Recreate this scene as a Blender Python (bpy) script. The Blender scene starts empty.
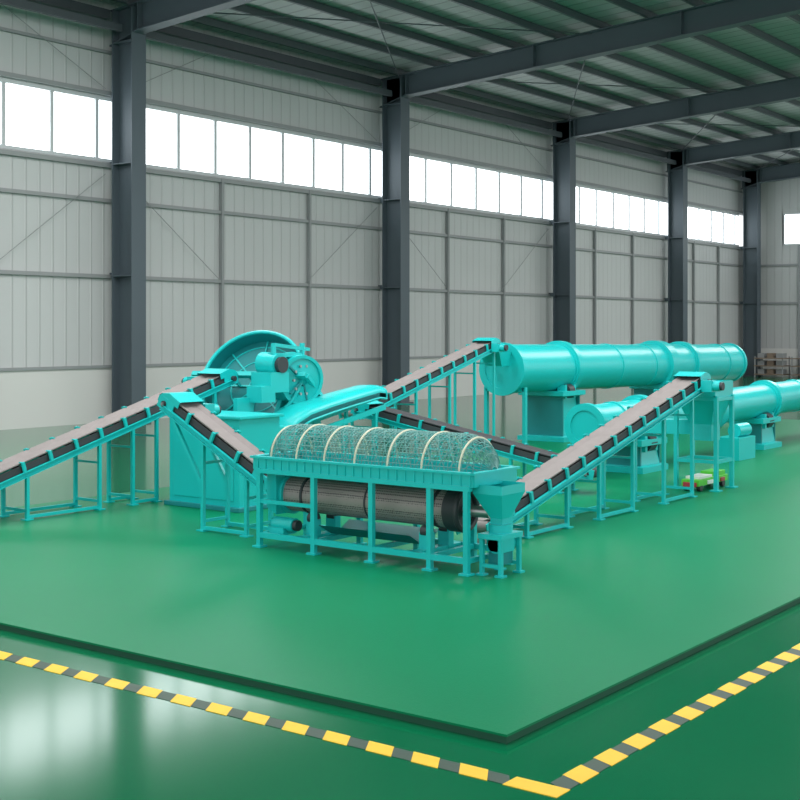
import bpy, bmesh, math, random
from mathutils import Vector, Matrix
random.seed(3)
S = bpy.context.scene
try:
    S.view_settings.view_transform = 'Standard'
    S.view_settings.look = 'None'
except Exception: pass

# ------------------------------------------------------------------ materials
def srgb(r,g,b):
    f=lambda c:(c/255/12.92) if c/255<=0.04045 else ((c/255+0.055)/1.055)**2.4
    return (f(r),f(g),f(b),1)
def mat(name,col,rough=0.5,metal=0.0,noise=0.0,nscale=3.0,bump=0.0,bscale=60,spec=None):
    m=bpy.data.materials.new(name); m.use_nodes=True
    nt=m.node_tree; b=nt.nodes['Principled BSDF']
    b.inputs['Base Color'].default_value=col
    b.inputs['Roughness'].default_value=rough
    b.inputs['Metallic'].default_value=metal
    if spec is not None: b.inputs['Specular IOR Level'].default_value=spec
    tc=nt.nodes.new('ShaderNodeTexCoord')
    if noise>0:
        n=nt.nodes.new('ShaderNodeTexNoise'); n.inputs['Scale'].default_value=nscale; n.inputs['Detail'].default_value=5
        nt.links.new(tc.outputs['Object'],n.inputs['Vector'])
        mx=nt.nodes.new('ShaderNodeMix'); mx.data_type='RGBA'
        lo=[c*(1-noise) for c in col[:3]]+[1]; hi=[min(1,c*(1+noise)) for c in col[:3]]+[1]
        mx.inputs[6].default_value=lo; mx.inputs[7].default_value=hi
        nt.links.new(n.outputs['Fac'],mx.inputs[0]); nt.links.new(mx.outputs[2],b.inputs['Base Color'])
    if bump>0:
        n2=nt.nodes.new('ShaderNodeTexNoise'); n2.inputs['Scale'].default_value=bscale
        nt.links.new(tc.outputs['Object'],n2.inputs['Vector'])
        bp=nt.nodes.new('ShaderNodeBump'); bp.inputs['Strength'].default_value=bump; bp.inputs['Distance'].default_value=0.02
        nt.links.new(n2.outputs['Fac'],bp.inputs['Height']); nt.links.new(bp.outputs['Normal'],b.inputs['Normal'])
    return m
def ribbed(name,col,axis,period,depth=0.15,rough=0.5,sharp=0.8,dist=0.03,dark=0.8):
    m=mat(name,col,rough); nt=m.node_tree; b=nt.nodes['Principled BSDF']
    tc=[n for n in nt.nodes if n.type=='TEX_COORD'][0]
    g=nt.nodes.new('ShaderNodeNewGeometry')
    sx=nt.nodes.new('ShaderNodeSeparateXYZ'); nt.links.new(g.outputs['Position'],sx.inputs[0])
    d=nt.nodes.new('ShaderNodeMath'); d.operation='DIVIDE'; d.inputs[1].default_value=period
    nt.links.new(sx.outputs[axis],d.inputs[0])
    fr=nt.nodes.new('ShaderNodeMath'); fr.operation='FRACT'; nt.links.new(d.outputs[0],fr.inputs[0])
    r=nt.nodes.new('ShaderNodeValToRGB')
    e=r.color_ramp.elements
    e[0].position=0; e[0].color=(0,0,0,1); e[1].position=sharp; e[1].color=(0,0,0,1)
    x=e.new(sharp+0.06); x.color=(1,1,1,1); x=e.new(0.94); x.color=(1,1,1,1); x=e.new(1.0); x.color=(0,0,0,1)
    nt.links.new(fr.outputs[0],r.inputs[0])
    n=nt.nodes.new('ShaderNodeTexNoise'); n.inputs['Scale'].default_value=0.35; nt.links.new(tc.outputs['Object'],n.inputs['Vector'])
    mx0=nt.nodes.new('ShaderNodeMix'); mx0.data_type='RGBA'
    mx0.inputs[6].default_value=[c*0.92 for c in col[:3]]+[1]; mx0.inputs[7].default_value=[min(1,c*1.06) for c in col[:3]]+[1]
    nt.links.new(n.outputs['Fac'],mx0.inputs[0])
    mx=nt.nodes.new('ShaderNodeMix'); mx.data_type='RGBA'
    nt.links.new(r.outputs[0],mx.inputs[0]); nt.links.new(mx0.outputs[2],mx.inputs[6])
    mx.inputs[7].default_value=[c*dark for c in col[:3]]+[1]
    nt.links.new(mx.outputs[2],b.inputs['Base Color'])
    bp=nt.nodes.new('ShaderNodeBump'); bp.inputs['Strength'].default_value=depth; bp.inputs['Distance'].default_value=dist
    nt.links.new(r.outputs[0],bp.inputs['Height']); nt.links.new(bp.outputs['Normal'],b.inputs['Normal'])
    return m
def emis(name,col,st):
    m=bpy.data.materials.new(name); m.use_nodes=True; nt=m.node_tree
    b=nt.nodes['Principled BSDF']; b.inputs['Base Color'].default_value=col
    b.inputs['Emission Color'].default_value=col; b.inputs['Emission Strength'].default_value=st
    b.inputs['Roughness'].default_value=0.2
    return m

TEAL=mat('teal_paint',srgb(22,190,190),0.34,0,0.06,1.5,spec=0.4)
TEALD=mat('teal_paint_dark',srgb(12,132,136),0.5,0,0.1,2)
BELT=mat('belt_rubber_grey',srgb(138,132,131),0.8,0,0.12,6,spec=0.2)
BELTD=mat('belt_rubber_dark',srgb(56,58,62),0.7,0,0.15,6)
DARK=mat('dark_steel',srgb(60,64,68),0.5,0.3,0.1,4)
STEEL=mat('bright_steel',srgb(165,168,168),0.35,0.8,0.05,5)
CREAM=mat('hoop_cream',srgb(205,205,182),0.5)
WIRE=mat('mesh_wire',srgb(96,150,146),0.5,0.1)
COLM=mat('column_grey_paint',srgb(78,90,98),0.55,0,0.06,0.6)
GIRT=mat('girt_grey',srgb(142,146,147),0.5)
EAVE=mat('eave_steel',srgb(80,86,92),0.5)
WALLM=ribbed('wall_cladding',srgb(190,193,193),0,0.42,0.5,0.55,0.82,0.03,0.9)
WALLB=ribbed('wall_cladding_end',srgb(184,187,187),1,0.42,0.5,0.55,0.82,0.03,0.9)
PLINTH=mat('plinth_plaster',srgb(206,207,204),0.7,0,0.04,0.5)
ROOFM=ribbed('roof_sheet',srgb(164,168,168),0,0.6,0.5,0.5,0.78,0.04,0.7)
PANE=emis('window_pane_glow',(0.93,0.97,1.0,1),3.6)
FRAME=mat('window_frame_white',srgb(190,196,198),0.4)
YEL=mat('tape_yellow',srgb(242,190,4),0.5,0,0.08,9)
BLK=mat('tape_dark',srgb(28,62,48),0.5)
FLOORM=mat('floor_epoxy_green',srgb(2,106,68),0.12,0,0.10,0.25,0.02,1.2)
MATM=mat('mat_green',srgb(0,122,80),0.36,0,0.07,0.5,0.10,90,spec=0.16)
MATE=mat('mat_edge',srgb(8,76,54),0.7)
LIME=mat('cart_lime',srgb(90,200,60),0.4)
WHT=mat('white_plastic',srgb(225,228,225),0.4)
RED=mat('red_plastic',srgb(170,50,60),0.4)
WOOD=mat('brown_crate',srgb(130,115,100),0.7,0,0.2,8)
PERF=mat('perforated_plate',srgb(112,106,106),0.55,0.35)
def _perf(m):
    nt=m.node_tree; b=nt.nodes['Principled BSDF']; tc=[n for n in nt.nodes if n.type=='TEX_COORD'][0]
    v=nt.nodes.new('ShaderNodeTexVoronoi'); v.inputs['Scale'].default_value=42; v.inputs['Randomness'].default_value=0.15
    nt.links.new(tc.outputs['Object'],v.inputs['Vector'])
    r=nt.nodes.new('ShaderNodeValToRGB'); r.color_ramp.elements[0].position=0.28; r.color_ramp.elements[0].color=srgb(64,62,64)
    r.color_ramp.elements[1].position=0.42; r.color_ramp.elements[1].color=srgb(158,148,146)
    nt.links.new(v.outputs['Distance'],r.inputs[0]); nt.links.new(r.outputs[0],b.inputs['Base Color'])
_perf(PERF)

# ------------------------------------------------------------------ mesh builder
class MB:
    def __init__(s,name): s.name=name; s.v=[]; s.f=[]; s.m=[]; s.sm=[]; s.mats=[]
    def mi(s,m):
        if m not in s.mats: s.mats.append(m)
        return s.mats.index(m)
    def add(s,vs,fs,m,smooth=False):
        o=len(s.v); s.v+= [Vector(p) for p in vs]
        k=s.mi(m)
        for i,f in enumerate(fs):
            s.f.append([o+a for a in f]); s.m.append(k); s.sm.append(smooth if isinstance(smooth,bool) else smooth[i])
    def hexa(s,p,m):
        s.add(p,[(0,3,2,1),(4,5,6,7),(0,1,5,4),(1,2,6,5),(2,3,7,6),(3,0,4,7)],m)
    def box(s,c,size,m,rz=0):
        x,y,z=[a/2 for a in size]; R=Matrix.Rotation(rz,3,'Z'); c=Vector(c)
        s.hexa([c+R@Vector(q) for q in [(-x,-y,-z),(x,-y,-z),(x,y,-z),(-x,y,-z),(-x,-y,z),(x,-y,z),(x,y,z),(-x,y,z)]],m)
    def bb(s,x0,x1,y0,y1,z0,z1,m):
        s.box(((x0+x1)/2,(y0+y1)/2,(z0+z1)/2),(abs(x1-x0),abs(y1-y0),abs(z1-z0)),m)
    def beam(s,a,b,w,h,m,up=(0,0,1)):
        a=Vector(a);b=Vector(b);d=(b-a).normalized();u=Vector(up)
        if abs(d.dot(u))>0.98: u=Vector((1,0,0))
        sx=d.cross(u).normalized()*(w/2); n=sx.cross(d).normalized()*(h/2)
        s.hexa([a-sx-n,a+sx-n,b+sx-n,b-sx-n,a-sx+n,a+sx+n,b+sx+n,b-sx+n],m)
    def revolve(s,prof,c,axis,m,seg=32,smooth=True,closed=False,mats=None):
        c=Vector(c); n=Vector(axis).normalized()
        t=Vector((0,0,1)) if abs(n.z)<0.95 else Vector((1,0,0))
        u=n.cross(t).normalized(); w=n.cross(u).normalized()
        P=list(prof)
        for i in range(len(P)-1):
            (r0,h0),(r1,h1)=P[i],P[i+1]
            mm=mats[i] if mats else m
            vs=[];fs=[]
            for k in range(seg):
                a=2*math.pi*k/seg; e=u*math.cos(a)+w*math.sin(a)
                vs.append(c+e*r0+n*h0); vs.append(c+e*r1+n*h1)
            for k in range(seg):
                j=(k+1)%seg
                if r0<1e-6: fs.append((2*k,2*j+1,2*k+1))
                elif r1<1e-6: fs.append((2*k,2*j,2*k+1))
                else: fs.append((2*k,2*j,2*j+1,2*k+1))
            s.add(vs,fs,mm,smooth and abs(h1-h0)>1e-5)
    def cyl(s,a,b,r,m,r2=None,seg=20):
        a=Vector(a);b=Vector(b);L=(b-a).length; r2=r if r2 is None else r2
        s.revolve([(0,0),(r,0),(r2,L),(0,L)],a,b-a,m,seg)
    def torus(s,c,axis,R,r,m,seg=32,q=8):
        prof=[(R+r*math.cos(2*math.pi*i/q),r*math.sin(2*math.pi*i/q)) for i in range(q+1)]
        s.revolve(prof,c,axis,m,seg)
    def path(s,pts,r,m,seg=6):
        for a,b in zip(pts[:-1],pts[1:]):
            s.cyl(a,b,r,m,seg=seg)
    def loft(s,secs,m,smooth=False,cap=False,close=False):
        n=len(secs[0]); vs=[p for q in secs for p in q]; fs=[]
        rng=range(n) if close else range(n-1)
        for i in range(len(secs)-1):
            for j in rng:
                k=(j+1)%n
                fs.append((i*n+j,i*n+k,(i+1)*n+k,(i+1)*n+j))
        s.add(vs,fs,m,smooth)
        if cap:
            s.add(secs[0],[tuple(range(n))],m); s.add(secs[-1],[tuple(reversed(range(n)))],m)
    def done(s,bevel=0,parent=None):
        xs=[p.x for p in s.v]; ys=[p.y for p in s.v]; zs=[p.z for p in s.v]
        o=Vector(((min(xs)+max(xs))/2,(min(ys)+max(ys))/2,min(zs)))
        me=bpy.data.meshes.new(s.name); me.from_pydata([p-o for p in s.v],[],s.f)
        for m in s.mats: me.materials.append(m)
        for i,p in enumerate(me.polygons):
            p.material_index=s.m[i]; p.use_smooth=s.sm[i]
        bm=bmesh.new(); bm.from_mesh(me); bmesh.ops.remove_doubles(bm,verts=bm.verts,dist=0.0002)
        bmesh.ops.recalc_face_normals(bm,faces=bm.faces)
        for e in bm.edges:
            if len(e.link_faces)==2 and e.link_faces[0].normal.angle(e.link_faces[1].normal,0)>0.7: e.smooth=False
        bm.to_mesh(me); bm.free(); me.update()
        ob=bpy.data.objects.new(s.name,me); ob.location=o; bpy.context.collection.objects.link(ob)
        if bevel:
            b=ob.modifiers.new('bevel','BEVEL'); b.width=bevel; b.segments=2; b.limit_method='ANGLE'; b.angle_limit=0.8
        if parent: ob.parent=parent
        return ob

G=0.06   # top of mat
# ------------------------------------------------------------------ room
YW=27.3; XB=68.0; ZE=11.35; SL=0.065
X0=-12.0; YS=-8.0
COLX=[-0.5,11.4,23.3,35.2,46.8,57.8,67.2]
def zr(y): return ZE+SL*(YW-y)

f=MB('floor'); f.bb(X0-20,XB+0.3,-40,YW+0.3,-0.3,0,FLOORM); f.done()
m=MB('floor_mat'); m.bb(6.6,34.5,4.14,14.9,0.045,G,MATM); m.bb(6.61,34.49,4.15,14.89,0.0,0.045,MATE); m.done()

# hazard tape (two runs meeting at a corner)
t=MB('hazard_tape')
def stripe(t,ax,fixed,s0,s1,w,z0,z1,m,sk):
    h=w/2
    if ax=='y': q=[(fixed-h,s0+sk),(fixed+h,s0-sk),(fixed+h,s1-sk),(fixed-h,s1+sk)]
    else: q=[(s0+sk,fixed-h),(s0-sk,fixed+h),(s1-sk,fixed+h),(s1+sk,fixed-h)]
    t.hexa([(a,b,z0) for a,b in q]+[(a,b,z1) for a,b in q],m)
TX,TY,TW=6.08,3.53,0.15
y=TY-0.075; P=0.335
stripe(t,'y',TX,y,y+0.34,TW,0.0,0.004,YEL,0.0); y+=0.34
while y<24:
    stripe(t,'y',TX,y,y+0.145,TW*.9,0.0,0.003,BLK,-0.045); stripe(t,'y',TX,y+0.145,y+P,TW,0.0,0.004,YEL,-0.045); y+=P
x=TX+0.075
while x<60:
    stripe(t,'x',TY,x,x+0.15,TW*.9,0.0,0.003,BLK,-0.03); stripe(t,'x',TY,x+0.15,x+0.36,TW,0.0,0.004,YEL,-0.03); x+=0.36
t.done()

# left wall
ZW0,ZW1=7.05,8.8
w=MB('wall_left')
w.bb(X0,XB+0.3,YW,YW+0.25,1.5,ZW0,WALLM); w.bb(X0,XB+0.3,YW,YW+0.25,ZW1,ZE+0.02,WALLM)
w.bb(X0,XB+0.3,YW-0.03,YW+0.25,0,1.5,PLINTH)
w.done()
w=MB('wall_back')
w.bb(XB,XB+0.25,YS,YW,1.5,ZW0,WALLB); w.bb(XB-0.03,XB+0.25,YS,YW-0.03,0,1.5,PLINTH)
w.bb(XB,XB+0.25,25.1,YW,ZW0,ZW1,WALLB)
w.loft([[(XB,YS,ZW1),(XB+.25,YS,ZW1),(XB+.25,YS,zr(YS)),(XB,YS,zr(YS))],[(XB,YW,ZW1),(XB+.25,YW,ZW1),(XB+.25,YW,zr(YW)),(XB,YW,zr(YW))]],WALLB,cap=True,close=True)
w.done()
# windows
wi=1
allc=[X0]+COLX
for a,b in zip(allc[:-1],allc[1:]):
    w=MB('window_%d'%wi); wi+=1
    w.bb(a,b,YW+0.08,YW+0.1,ZW0,ZW1,PANE)
    w.bb(a,b,YW-0.02,YW+0.08,ZW0,ZW0+0.09,FRAME); w.bb(a,b,YW-0.02,YW+0.08,ZW1-0.09,ZW1,FRAME)
    n=round((b-a)/1.55)
    for i in range(n+1):
        xx=a+(i+.70)*(b-a)/n
        if xx<b-.1: w.bb(xx-0.055,xx+0.055,YW,YW+0.08,ZW0+0.05,ZW1-0.05,FRAME)
    w.done()
w=MB('window_%d'%wi); wi+=1
w.bb(XB+0.08,XB+0.1,YS,25.1,ZW0,ZW1,PANE)
w.bb(XB-0.02,XB+0.08,YS,25.1,ZW0,ZW0+0.09,FRAME); w.bb(XB-0.02,XB+0.08,YS,25.1,ZW1-0.09,ZW1,FRAME)
for i in range(22):
    yy=25.1-i*1.55; w.bb(XB,XB+0.08,yy-0.06,yy+0.06,ZW0,ZW1,FRAME)
w.done()
# girts, posts, bracing on the wall
g=MB('wall_girts')
for z in (3.95,6.0):
    g.bb(X0,XB,YW-0.1,YW-0.02,z-0.05,z+0.05,GIRT); g.bb(XB-0.1,XB-0.02,YS,YW,z-0.05,z+0.05,GIRT)
g.bb(X0,XB,YW-0.08,YW,1.47,1.55,GIRT)
for z in (6.95,8.9): g.bb(X0,XB,YW-0.12,YW-0.02,z-0.06,z+0.06,GIRT)
g.bb(X0,XB,YW-0.1,YW-0.02,9.98,10.06,GIRT)
for a,b in zip(COLX[:-1],COLX[1:]):
    for k in (1,2):
        xx=a+(b-a)*k/3+.22; g.bb(xx-0.045,xx+0.045,YW-0.14,YW-0.02,0,ZW0-0.05,GIRT)
for yy in (24.2,20,16,12,8,4): g.bb(XB-0.14,XB-0.02,yy-0.06,yy+0.06,0,ZW0,GIRT)
for a,b in zip(COLX[1:4],COLX[2:5]):
    for (p_,q_) in (((a+.3,6.7),(a+4.0,4.0)),((b-.3,6.7),(b-4.0,4.0)),((a+.3,9.0),(a+4,10.8)),((b-.3,9.0),(b-4,10.8))):
        g.cyl((p_[0],YW-0.16,p_[1]),(q_[0],YW-0.16,q_[1]),0.010,GIRT,seg=6)
g.done()
for a,b in zip(allc[:-1],allc[1:]):
    g=MB('eave_strut')
    x0=a+(.27 if a!=X0 else 0); x1=b-.27
    g.bb(x0,x1,YW-0.33,YW-0.15,ZE-0.5,ZE-0.25,EAVE); g.bb(x0,x1,26.5,26.62,ZE-0.9,ZE-0.7,EAVE)
    g.done()
for cx in COLX:
    c=MB('steel_column')
    y0,y1=26.15,26.95
    c.bb(cx-0.25,cx+0.25,y0,y0+0.035,0,ZE-0.25,COLM); c.bb(cx-0.25,cx+0.25,y1-0.035,y1,0,ZE-0.25,COLM)
    c.bb(cx-0.02,cx+0.02,y0+.035,y1-.035,0,ZE-0.25,COLM)
    for z in (3.95,6.95,10.2): c.bb(cx-0.24,cx+0.24,y0+.04,y1-.04,z-.015,z+.015,COLM)
    c.bb(cx-0.35,cx+0.35,y0-0.1,y1+0.1,0,0.04,COLM)
    c.bb(cx-0.05,cx+0.05,y1,YW-0.03,3.9,4.05,COLM); c.bb(cx-0.05,cx+0.05,y1,YW-0.03,6.9,7.05,COLM)
    c.done()
    r=MB('roof_beam')
    def sec(y,z0,z1,hw): return [(cx-hw,y,z0),(cx+hw,y,z0),(cx+hw,y,z1),(cx-hw,y,z1)]
    yy0,yy1=YW-0.2,YS
    top=lambda y: zr(y)-0.24
    bd=lambda y: 0.95 if y>26 else 0.72
    for hw,za,zb in ((0.2,lambda y:top(y)-0.03,top),(0.02,lambda y:top(y)-bd(y),top),(0.2,lambda y:top(y)-bd(y)-0.03,lambda y:top(y)-bd(y))):
        r.loft([sec(y,za(y),zb(y),hw) for y in (yy0,26.0,24.5,10,yy1)],COLM,cap=True,close=True)
    for y in (26.0,21,16,11,6,1): r.box((cx,y,top(y)-bd(y-0.01)/2),(0.38,0.025,bd(y-0.01)),COLM)
    r.done()
c=MB('ceiling')
c.loft([[(X0,y,zr(y)),(XB+.25,y,zr(y)),(XB+.25,y,zr(y)+.08),(X0,y,zr(y)+.08)] for y in (YW+.25,YS)],ROOFM,cap=True,close=True)
c.done()
p=MB('roof_purlins')
y=YW-0.9
while y>YS:
    p.bb(X0,XB,y-0.05,y+0.05,zr(y)-0.22,zr(y)-0.012,EAVE); y-=1.55
for a,b in zip(COLX[1:-1],COLX[2:]):
    p.cyl((a,26.4,zr(26.4)-.3),(b,19,zr(19)-.3),0.02,EAVE,seg=6); p.cyl((b,26.4,zr(26.4)-.3),(a,19,zr(19)-.3),0.02,EAVE,seg=6)
p.done()

# ------------------------------------------------------------------ conveyors
def conveyor(a,b,w,legs,links=(),belt=BELT,motor=1,name='belt_conveyor',brace=False):
    c=MB(name); a=Vector(a); b=Vector(b); d=(b-a).normalized(); L=(b-a).length
    s=d.cross(Vector((0,0,1))).normalized(); n=s.cross(d).normalized()
    P=lambda t,x,z: a+d*(t*L)+s*x+n*z
    h=w/2
    top=[(-h,.03),(-h*.55,0),(h*.55,0),(h,.03)]; bot=[(h,.015),(h*.55,-.015),(-h*.55,-.015),(-h,.015)]
    c.loft([[P(t,x,z) for x,z in top+bot] for t in (0.0,1.0)],belt,cap=True,close=True)
    c.beam(P(0.01,0,-.15),P(.99,0,-.15),w*.9,.012,BELTD)
    for t in (0,1):
        c.cyl(P(t,-h*.98,-.08),P(t,h*.98,-.08),.075,belt,seg=20); c.cyl(P(t,-h-.08,-.08),P(t,h+.08,-.08),.02,STEEL,seg=10)
    for sg in (-1,1):
        x=sg*(h+.03)
        c.beam(P(-.01,x,-.13),P(1.01,x,-.13),.012,.065,TEAL)
        c.beam(P(-.01,x+sg*.018,-.097),P(1.01,x+sg*.018,-.097),.04,.01,TEAL)
        c.beam(P(-.01,x+sg*.018,-.163),P(1.01,x+sg*.018,-.163),.04,.01,TEAL)
        c.beam(P(.02,x-sg*.02,-.045),P(.98,x-sg*.02,-.045),.01,.085,BELTD)
        for t in (0,1):
            e=.14/L*(1 if t==0 else -1)
            c.beam(P(t-e*.8,x,-.08),P(t+e*1.2,x,-.08),.016,.16,TEAL); c.cyl(P(t,x-.03,-.08),P(t,x+.03+sg*.03,-.08),.04,DARK,seg=12)
    k=int(L/.42)
    for i in range(1,k):
        t=i/k
        c.cyl(P(t,-h*.95,-.04),P(t,h*.95,-.04),.024,DARK,seg=8)
        for sg in (-1,1):
            c.beam(P(t,sg*(h+.045),-.11),P(t,sg*(h+.045),.04),.03,.045,TEAL,up=d)
            c.beam(P(t,sg*(h+.045),.035),P(t,sg*(h-.02),.035),.03,.016,TEAL)
    pts=[]
    for t in legs:
        foot=[]
        for sg in (-1,1):
            q=P(t,sg*(h+.04),-.16); g0=Vector((q.x,q.y,G)); foot.append((q,g0))
            c.beam(q,g0,.045,.045,TEAL,up=(1,0,0)); c.box((g0.x,g0.y,G+.008),(.12,.12,.016),TEAL)
        c.beam(foot[0][1]+Vector((0,0,.12)),foot[1][1]+Vector((0,0,.12)),.035,.035,TEAL)
        if foot[0][0].z>.7:
            zz=Vector((0,0,-.25)); c.beam(foot[0][0]+zz,foot[1][0]+zz,.03,.03,TEAL)
        pts.append(foot)
    for i,j in links:
        for sg in (0,1):
            q0,g0=pts[i][sg]; q1,g1=pts[j][sg]
            c.beam(g0+Vector((0,0,.04)),g1+Vector((0,0,.04)),.04,.04,TEAL)
    if brace:
        for i,sg in ((0,-1),(1,1)):
            q,g0=pts[-1][i]; c.beam(g0+Vector((0,0,.55)),P(.88,sg*(h+.04),-.16),.04,.04,TEAL)
    if motor:
        q=P(1-.22/L,motor*(h+.16),-.08); c.cyl(q-s*.1*motor,q+s*.17*motor,.075,TEAL,seg=18); c.box(q-s*.02*motor,(.17,.17,.17),TEAL)
        c.cyl(q+s*.17*motor,q+s*.21*motor,.06,DARK,seg=18)
    c.loft([[P(1+u_/L,x,z) for x,z in ((-h-.035,-.02),(-h-.035,zz),(h+.035,zz),(h+.035,-.02))] for u_,zz in ((-.24,.07),(-.02,.08),(.1,.02),(.13,-.1))],TEAL)
    return c.done()

conveyor((8.2,14.0,0.17),(14.1,14.0,1.84),.42,[.14,.36,.56,.66,.735,.93],[(1,2),(3,4)],motor=-1)
conveyor((11.3,10.3,.80),(11.3,11.95,1.65),.34,[.12,.56],[(0,1)],motor=1,brace=True)
conveyor((17.55,14.2,1.12),(22.3,14.45,2.27),.38,[.06,.35,.6,.8,.96],[(1,2),(3,4)],motor=1)
conveyor((17.1,9.2,.45),(16.9,13.4,1.25),.36,[.1,.3,.6,.9],[(0,1),(2,3)],belt=BELTD,motor=0)
conveyor((12.25,8.1,.34),(18.2,8.1,1.80),.36,[.12,.28,.42,.58,.74,.9],[(0,1),(2,3),(4,5)],motor=1)

# transfer tower by the right conveyor head
c=MB('transfer_chute_stand')
for x in (18.45,19.05):
    for yy in (7.85,8.5): c.beam((x,yy,G),(x,yy,1.5),.06,.06,TEAL); c.box((x,yy,G+.01),(.15,.15,.02),TEAL)
for z in (.5,1.45):
    for yy in (7.85,8.5): c.beam((18.45,yy,z),(19.05,yy,z),.05,.05,TEAL)
    for x in (18.45,19.05): c.beam((x,7.85,z),(x,8.5,z),.05,.05,TEAL)
R4=lambda x0,x1,y0,y1,z:[(x0,y0,z),(x1,y0,z),(x1,y1,z),(x0,y1,z)]
c.loft([R4(18.42,19.1,7.85,8.5,1.72),R4(18.42,19.1,7.85,8.5,1.48),R4(18.62,18.95,8.0,8.35,1.05),R4(18.62,18.95,8.0,8.35,.8)],TEAL,close=True)
c.beam((18.8,8.35,1.0),(18.8,9.75,.95),.3,.22,TEAL)
c.done()

# ------------------------------------------------------------------ trommel screen
c=MB('trommel_screen')
XF,XR=10.65,11.45; YL,YR=9.98,7.12
legsY=[9.95,9.15,8.35,7.6,7.15]
for yy in legsY:
    for x in (XF,XR):
        c.beam((x,yy,G),(x,yy,.95),.055,.055,TEAL); c.box((x,yy,G+.01),(.12,.12,.02),TEAL)
    c.beam((XF,yy,.2),(XR,yy,.2),.05,.05,TEAL)
for x in (XF,XR):
    c.beam((x,YL,.2),(x,YR,.2),.05,.06,TEAL)
    c.beam((x,YL,.92),(x,YR-.02,.92),.06,.05,TEAL)
    c.beam((x,YL+.06,1.0),(x,YR-.05,1.0),.025,.13,TEAL)
    c.beam((x,YL+.06,1.07),(x,YR-.05,1.07),.07,.025,TEAL)
    c.beam((x,YL+.04,.58),(x,9.15,.58),.04,.04,TEAL)
for i in range(26):
    yy=YL-.02-i*(YL-YR)/25; c.box((XF-.016,yy,1.0),(.014,.014,.11),TEAL)
for yy in (YL+.06,YR-.05):
    c.beam((XF,yy,1.0),(XR,yy,1.0),.025,.13,TEAL); c.beam((XF-.03,yy,1.07),(XR+.03,yy,1.07),.07,.025,TEAL)
c.bb(XF,XR,YR-.04,YL+.04,.955,.965,TEAL)
r=.2
y0,y1=9.8,7.42
c.revolve([(r,0),(r,y0-y1)],(11.05,y1,.64),(0,1,0),PERF,40)
for yy,rr,hh,mm in ((9.78,.235,.1,TEAL),(9.5,.212,.03,DARK),(8.6,.207,.02,DARK),(7.7,.212,.03,DARK),(7.44,.23,.14,DARK)):
    c.revolve([(0,0),(rr,0),(rr,hh),(0,hh)],(11.05,yy,.64),(0,1,0),mm,36)
c.cyl((11.05,7.12,.64),(11.05,7.44,.64),.06,STEEL)
c.torus((11.05,7.43,.64),(0,1,0),.2,.035,DARK)
c.loft([[(x,yy,z) for x,z in ((10.78,zl),(10.78,.9),(11.32,.9),(11.32,zl))] for yy,zl in ((9.82,.42),(9.96,.5))],TEAL,close=True,cap=True)
for yy in (9.35,7.8):
    for x in (10.88,11.22):
        c.cyl((x,yy-.05,.41),(x,yy+.05,.41),.06,DARK); c.box((x,yy,.3),(.09,.14,.2),TEAL)
    c.beam((XF,yy,.2),(XR,yy,.2),.12,.06,TEAL)
c.cyl((10.8,9.85,.32),(10.8,9.55,.32),.08,TEAL); c.cyl((10.8,9.56,.32),(10.8,9.5,.32),.06,DARK); c.box((10.8,9.75,.25),(.2,.22,.08),TEAL)
c.loft([[(10.78,yy,.36),(11.0,yy,.24),(11.1,yy,.24),(11.32,yy,.36)] for yy in (9.2,7.95)],TEALD)
# cage : wire dome
RC=.38; HC=.37
ya,yb=10.03,7.08
def kk(yy):
    e=min(ya-yy,yy-yb)
    return 1 if e>.35 else math.sqrt(max(0.02,1-((.35-e)/.35)**2))
def cp(a,yy,k): return Vector((11.05-math.cos(a)*RC*k,yy,1.06+math.sin(a)*HC*k))
def hoop(yy,k,rad,m,seg=16,q=5):
    c.path([cp(math.pi*i/seg,yy,k) for i in range(seg+1)],rad,m,seg=q)
N=64
for i in range(N+1):
    yy=yb+(ya-yb)*i/N; hoop(yy,kk(yy),.0042,WIRE,14,4)
for j in range(1,20):
    a=math.pi*j/20
    c.path([cp(a,yy,kk(yy)) for yy in [yb+(ya-yb)*i/20 for i in range(21)]],.0042,WIRE,4)
for ph in range(0,26):
    for sg in (1,-1):
        pts=[]
        for i in range(15):
            a=math.pi*i/14; yy=yb-.3+ph*.14+(sg*(i-7)*.05)
            if yb<yy<ya: pts.append(cp(a,yy,kk(yy)))
        if len(pts)>1: c.path(pts,.004,WIRE,4)
for yy in (9.82,9.42,9.02,8.6,8.16,7.72,7.28): hoop(yy,kk(yy)*1.01,.012,CREAM,20,6)
# outlet hopper and gearbox stand
ox,oy=10.93,6.93
c.loft([R4(ox-.2,ox+.24,oy-.14,oy+.2,.96),R4(ox-.2,ox+.24,oy-.14,oy+.2,.87),R4(ox-.08,ox+.08,oy-.07,oy+.07,.62),R4(ox-.08,ox+.08,oy-.07,oy+.07,.5)],TEAL,close=True)
c.cyl((ox,oy,.46),(ox,oy,.56),.12,TEAL)
c.box((ox,oy,.45),(.4,.28,.05),TEAL); c.cyl((ox-.1,oy,.36),(ox+.2,oy,.36),.09,TEAL); c.box((ox,oy,.36),(.2,.2,.14),TEAL)
for sx in (-.17,.17):
    for sy in (-.11,.11): c.beam((ox+sx,oy+sy,G),(ox+sx,oy+sy,.43),.04,.04,TEAL); c.box((ox+sx,oy+sy,G+.01),(.09,.09,.02),TEAL)
    c.beam((ox+sx,oy-.11,.16),(ox+sx,oy+.11,.16),.035,.035,TEAL)
c.box((ox+.03,oy+.02,.22),(.2,.16,.12),TEALD)
c.done()

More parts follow.
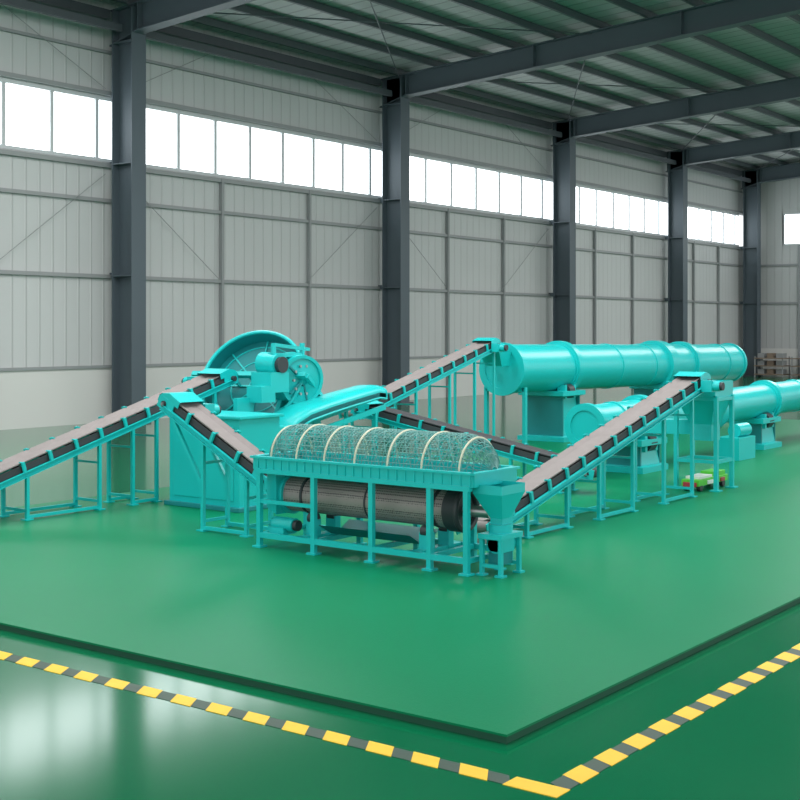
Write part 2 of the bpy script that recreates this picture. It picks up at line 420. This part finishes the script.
# ------------------------------------------------------------------ granulator
cab=MB('feed_cabinet')
cab.bb(12.5,13.3,12.05,13.4,G,1.3,TEAL); cab.bb(12.46,13.34,12.0,13.45,1.3,1.34,TEAL)
cab.bb(12.485,12.5,12.15,12.7,.2,1.2,TEAL); cab.bb(12.485,12.5,12.76,13.3,.2,1.2,TEAL)
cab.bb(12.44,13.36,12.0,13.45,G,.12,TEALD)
cab.bb(13.3,13.6,12.1,12.5,.4,1.15,TEAL)
cab.done(0.01)

c=MB('disc_granulator')
nrm=Vector((-.82,-.28,.5)).normalized(); pc=Vector((14.8,13.85,1.6)); R=.84
c.revolve([(0,0),(R,0),(R,.3),(R-.03,.3),(R-.03,.03),(0,.03)],pc,nrm,TEAL,48,mats=[TEAL,TEAL,TEAL,TEALD,TEALD])
c.torus(pc+nrm*.3,nrm,R-.01,.03,TEAL,48); c.torus(pc+nrm*.02,nrm,R,.03,TEAL,48)
c.revolve([(0,-.12),(.4,-.12),(.4,0)],pc,nrm,DARK,32)
u=nrm.cross(Vector((0,0,1))).normalized(); v=u.cross(nrm).normalized()
c.beam(pc+nrm*.42-u*.95,pc+nrm*.42+u*.95,.07,.1,TEAL,up=nrm)
for k in (-.6,-.3,0,.3,.6): c.beam(pc+nrm*.42+u*k,pc+nrm*.06+u*k,.05,.03,TEAL,up=u)
for k in (.15,.45,.7):
    c.torus(pc+nrm*.035,nrm,k,.012,TEAL,40,6)
for k in range(8):
    a=k*math.pi/4; e=u*math.cos(a)+v*math.sin(a); c.beam(pc+nrm*.04+e*.1,pc+nrm*.04+e*(R-.04),.025,.03,TEAL,up=nrm)
for sg in (-1,1):
    c.beam(pc+nrm*.42+u*.95*sg,pc-nrm*.25+u*.95*sg,.07,.07,TEAL,up=v)
c.cyl(pc-nrm*.12,pc-nrm*.5,.28,TEAL); c.box(pc-nrm*.6,(.5,.5,.5),TEAL,.3)
c.cyl(pc-nrm*.6+Vector((0,0,.25)),pc-nrm*.6+Vector((.1,.5,.3)),.16,TEAL)
wc=Vector((14.8,12.98,1.74)); wax=Vector((.3,1,0.05))
c.revolve([(0,0),(.1,0),(.1,-.04),(.33,-.02),(.33,-.05),(.38,-.05),(.38,.34),(0,.34)],wc,wax,TEAL,40)
c.torus(wc,wax,.36,.025,TEAL,36); c.torus(wc+wax.normalized()*.3,wax,.38,.03,TEAL,36)
for i in range(10):
    a=i*math.pi/5; q=wc+Vector((math.cos(a)*.22,-.04,math.sin(a)*.22)); c.cyl(q,q+Vector((0,-.03,0)),.022,STEEL,seg=8)
for i in range(5):
    a=i*math.pi/2.5; c.beam(wc+Vector((math.cos(a)*.08,-.03,math.sin(a)*.08)),wc+Vector((math.cos(a)*.34,-.03,math.sin(a)*.34)),.04,.03,TEALD)
c.cyl((14.35,13.0,1.98),(14.35,13.35,2.0),.17,TEAL); c.cyl((14.35,12.93,1.98),(14.35,13.0,1.98),.12,DARK)
c.box((14.3,13.15,1.72),(.4,.4,.3),TEAL); c.box((14.58,13.1,2.12),(.62,.12,.06),TEAL)
c.cyl((14.3,13.08,2.1),(14.3,13.08,2.3),.04,TEAL); c.cyl((14.95,13.08,2.05),(14.95,13.08,2.3),.04,TEAL); c.beam((14.3,13.08,2.28),(15.1,13.08,2.2),.06,.05,TEAL)
c.box((14.05,13.1,1.55),(.3,.3,.24),TEAL)
for yy in (13.3,14.6):
    c.loft([[(x0_,yy-.04,z),(x0_,yy+.04,z),(x1_,yy+.04,z),(x1_,yy-.04,z)] for x0_,x1_,z in ((14.1,16.0,G),(14.1,16.0,.25),(14.7,15.4,1.45))],TEAL,close=True,cap=True)
c.bb(14.1,16.0,13.3,14.6,G,.22,TEAL)
c.bb(14.9,15.25,13.3,14.6,1.0,1.25,TEAL); c.bb(15.3,15.9,13.5,14.4,.22,.9,TEAL)
c.bb(13.65,14.0,13.2,13.28,G,1.5,TEAL)
c.done()

# hooded chute between granulator and dryer conveyor
c=MB('hooded_chute')
pp=[(14.0,.80,.30),(14.06,1.0,.32),(14.2,1.14,.34),(14.5,1.26,.35),(15.0,1.35,.34),(15.6,1.44,.33),(16.2,1.52,.31),(16.38,1.50,.31)]
secs=[]
YC=12.85
for x,z,hw in pp:
    q=[(x,YC-hw,z-.10)]+[(x,YC-hw*math.cos(math.pi*i/10),z+.10*math.sin(math.pi*i/10)) for i in range(11)]+[(x,YC+hw,z-.10)]
    secs.append([Vector(a) for a in q])
c.loft(secs,TEAL,smooth=True)
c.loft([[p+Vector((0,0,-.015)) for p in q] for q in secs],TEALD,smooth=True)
for q in (0,7): c.path(secs[q],.018,TEAL,6)
c.path([q[0] for q in secs],.02,TEAL,6); c.path([q[-1] for q in secs],.02,TEAL,6)
c.loft([[(x,YC-hw+.03,z-.13),(x,YC+hw-.03,z-.13)] for x,z,hw in pp],BELT)
for sy in (-.3,.3): c.beam((14.2,YC+sy,.9),(16.35,YC+sy,1.27),.04,.08,TEAL)
for x,z in ((14.3,.92),(15.3,1.08),(16.1,1.2)):
    for yy in (YC-.3,YC+.3): c.beam((x,yy,G),(x,yy,z),.05,.05,TEAL); c.box((x,yy,G+.01),(.14,.14,.02),TEAL)
    c.beam((x,YC-.3,.3),(x,YC+.3,.3),.05,.05,TEAL)
c.done()

# ------------------------------------------------------------------ rotary drums
def rotary(a,b,r,tires,piers,gear,bands,extra=None):
    c=MB('rotary_drum_dryer'); a=Vector(a); b=Vector(b); d=(b-a).normalized(); L=(b-a).length
    lip=.04
    c.revolve([(0,.02),(r*.78,.02),(r*.78,0),(r+lip,0),(r+lip,.1),(r,.1),(r,L-.1),(r+lip,L-.1),(r+lip,L),(r*.75,L),(r*.7,L+.12),(0,L+.12)],a,d,TEAL,64)
    at=lambda x:a+d*((x-a.x)/d.x)
    for x in tires: c.revolve([(r,-.15),(r+.03,-.15),(r+.03,-.09),(r+.08,-.09),(r+.08,.09),(r+.03,.09),(r+.03,.15),(r,.15)],at(x),d,TEAL,64)
    for x in bands: c.revolve([(r,-.05),(r+.02,-.05),(r+.02,.05),(r,.05)],at(x),d,TEAL,64)
    q=at(gear)
    c.revolve([(r,-.2),(r+.1,-.2),(r+.1,.2),(r,.2)],q,d,TEAL,64)
    for x in piers:
        q=at(x); zc=q.z-r
        w=r*.95
        def sec(hx,hy,z): return [(q.x-hx,q.y-hy,z),(q.x+hx,q.y-hy,z),(q.x+hx,q.y+hy,z),(q.x-hx,q.y+hy,z)]
        c.loft([sec(.5,w+.1,G),sec(.5,w+.1,G+.1),sec(.36,w,G+.12),sec(.32,w*.85,zc-.12),sec(.5,w+.08,zc-.08),sec(.5,w+.08,zc+.02)],TEAL,close=True,cap=True)
        for sg in (-1,1):
            rc=Vector((q.x,q.y+sg*r*.72,q.z-r*.72-.14)); c.cyl(rc-d*.12,rc+d*.12,.16,DARK); c.box(rc+d*.2,(.08,.2,.3),TEAL); c.box(rc-d*.2,(.08,.2,.3),TEAL)
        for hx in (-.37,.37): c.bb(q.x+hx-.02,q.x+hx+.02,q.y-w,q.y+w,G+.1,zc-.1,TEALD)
    q=at(gear); c.cyl((q.x-.2,q.y-r-.35,.6),(q.x+.35,q.y-r-.35,.6),.13,TEAL); c.box((q.x,q.y-r-.3,.27),(.8,.45,.42),TEAL)
    if extra: extra(c,at)
    return c.done()
def ex1(c,at):
    c.loft([R4(22.42,22.95,14.25,14.75,2.05),R4(22.6,22.95,14.3,14.7,1.75)],TEAL,close=True)
    for yy in (14.05,15.0): c.beam((23.1,yy,G if yy<14.9 else 0),(23.1,yy,1.3),.08,.08,TEAL)
    c.beam((23.1,14.05,1.25),(23.1,15.0,1.25),.08,.08,TEAL)
rotary((22.9,14.5,1.68),(34.95,14.5,1.57),.52,[25.3,31.7],[25.0,30.4],30.2,[27.5,29.3,33.9],ex1)
rotary((18.65,10.2,.92),(33.1,10.2,1.10),.34,[20.6,26.5,31.5],[20.4,25.9,31.5],23.4,[19.6,22,28.2])

# ------------------------------------------------------------------ small items
c=MB('floor_cleaning_cart')
c.bb(18.2,19.3,8.02,8.3,.14,.24,LIME); c.bb(18.3,18.75,8.04,8.28,.24,.28,WHT); c.bb(18.85,19.25,8.04,8.28,.24,.31,LIME)
c.bb(18.18,18.2,8.05,8.27,.13,.2,RED); c.bb(18.5,18.7,8.0,8.02,.15,.21,WHT); c.bb(19.0,19.15,8.0,8.02,.15,.21,RED)
for x in (18.3,19.15):
    for yy in (8.05,8.27): c.cyl((x,yy-.03,.12),(x,yy+.03,.12),.06,DARK)
c.done(0.006)
for (x,y_,n_) in ((66.6,25.2,3),(66.6,23.2,2),(66.6,21.4,3)):
    c=MB('storage_rack')
    for dx in (-.5,.5):
        for dy in (-.75,.75): c.beam((x+dx,y_+dy,0),(x+dx,y_+dy,1.1),.06,.06,GIRT)
    for z in (.15,.6,1.0):
        c.box((x,y_,z),(1.1,1.6,.05),WOOD)
        for k in range(n_): c.box((x,y_-.5+k*.5,z+.15),(.6,.36,.24),WOOD if k%2 else GIRT)
    c.done()

# ------------------------------------------------------------------ light
W=bpy.data.worlds.new('world'); S.world=W; W.use_nodes=True
bg=W.node_tree.nodes['Background']; bg.inputs[0].default_value=(0.97,0.985,1,1); bg.inputs[1].default_value=1.6
def area(loc,sx,sy,e,rot=(0,0,0),col=(1,0.99,0.98)):  # added fill lamps under the roof, outside the view, brightening floor and walls
    l=bpy.data.lights.new('ceiling_fill','AREA'); l.shape='RECTANGLE'; l.size=sx; l.size_y=sy; l.energy=e; l.color=col
    o=bpy.data.objects.new('ceiling_fill_lamp',l); o.location=loc; o.rotation_euler=rot; bpy.context.collection.objects.link(o)
area((12,8,11.6),8,8,1400); area((24,8,11.6),8,8,1400)
area((3,16,11.2),8,6,1000); area((16,18,11.2),7,4,1000)
area((42,10,11.6),10,5,1500); area((57,14,11.4),10,5,1500)

cam=bpy.data.cameras.new('camera'); co=bpy.data.objects.new('camera',cam); bpy.context.collection.objects.link(co)
co.location=(0,0,2.5); co.rotation_euler=(math.radians(90),0,math.radians(36.84-90))
cam.sensor_width=36; cam.lens=1288/800*36; cam.shift_y=-70/800; cam.clip_end=300
S.camera=co
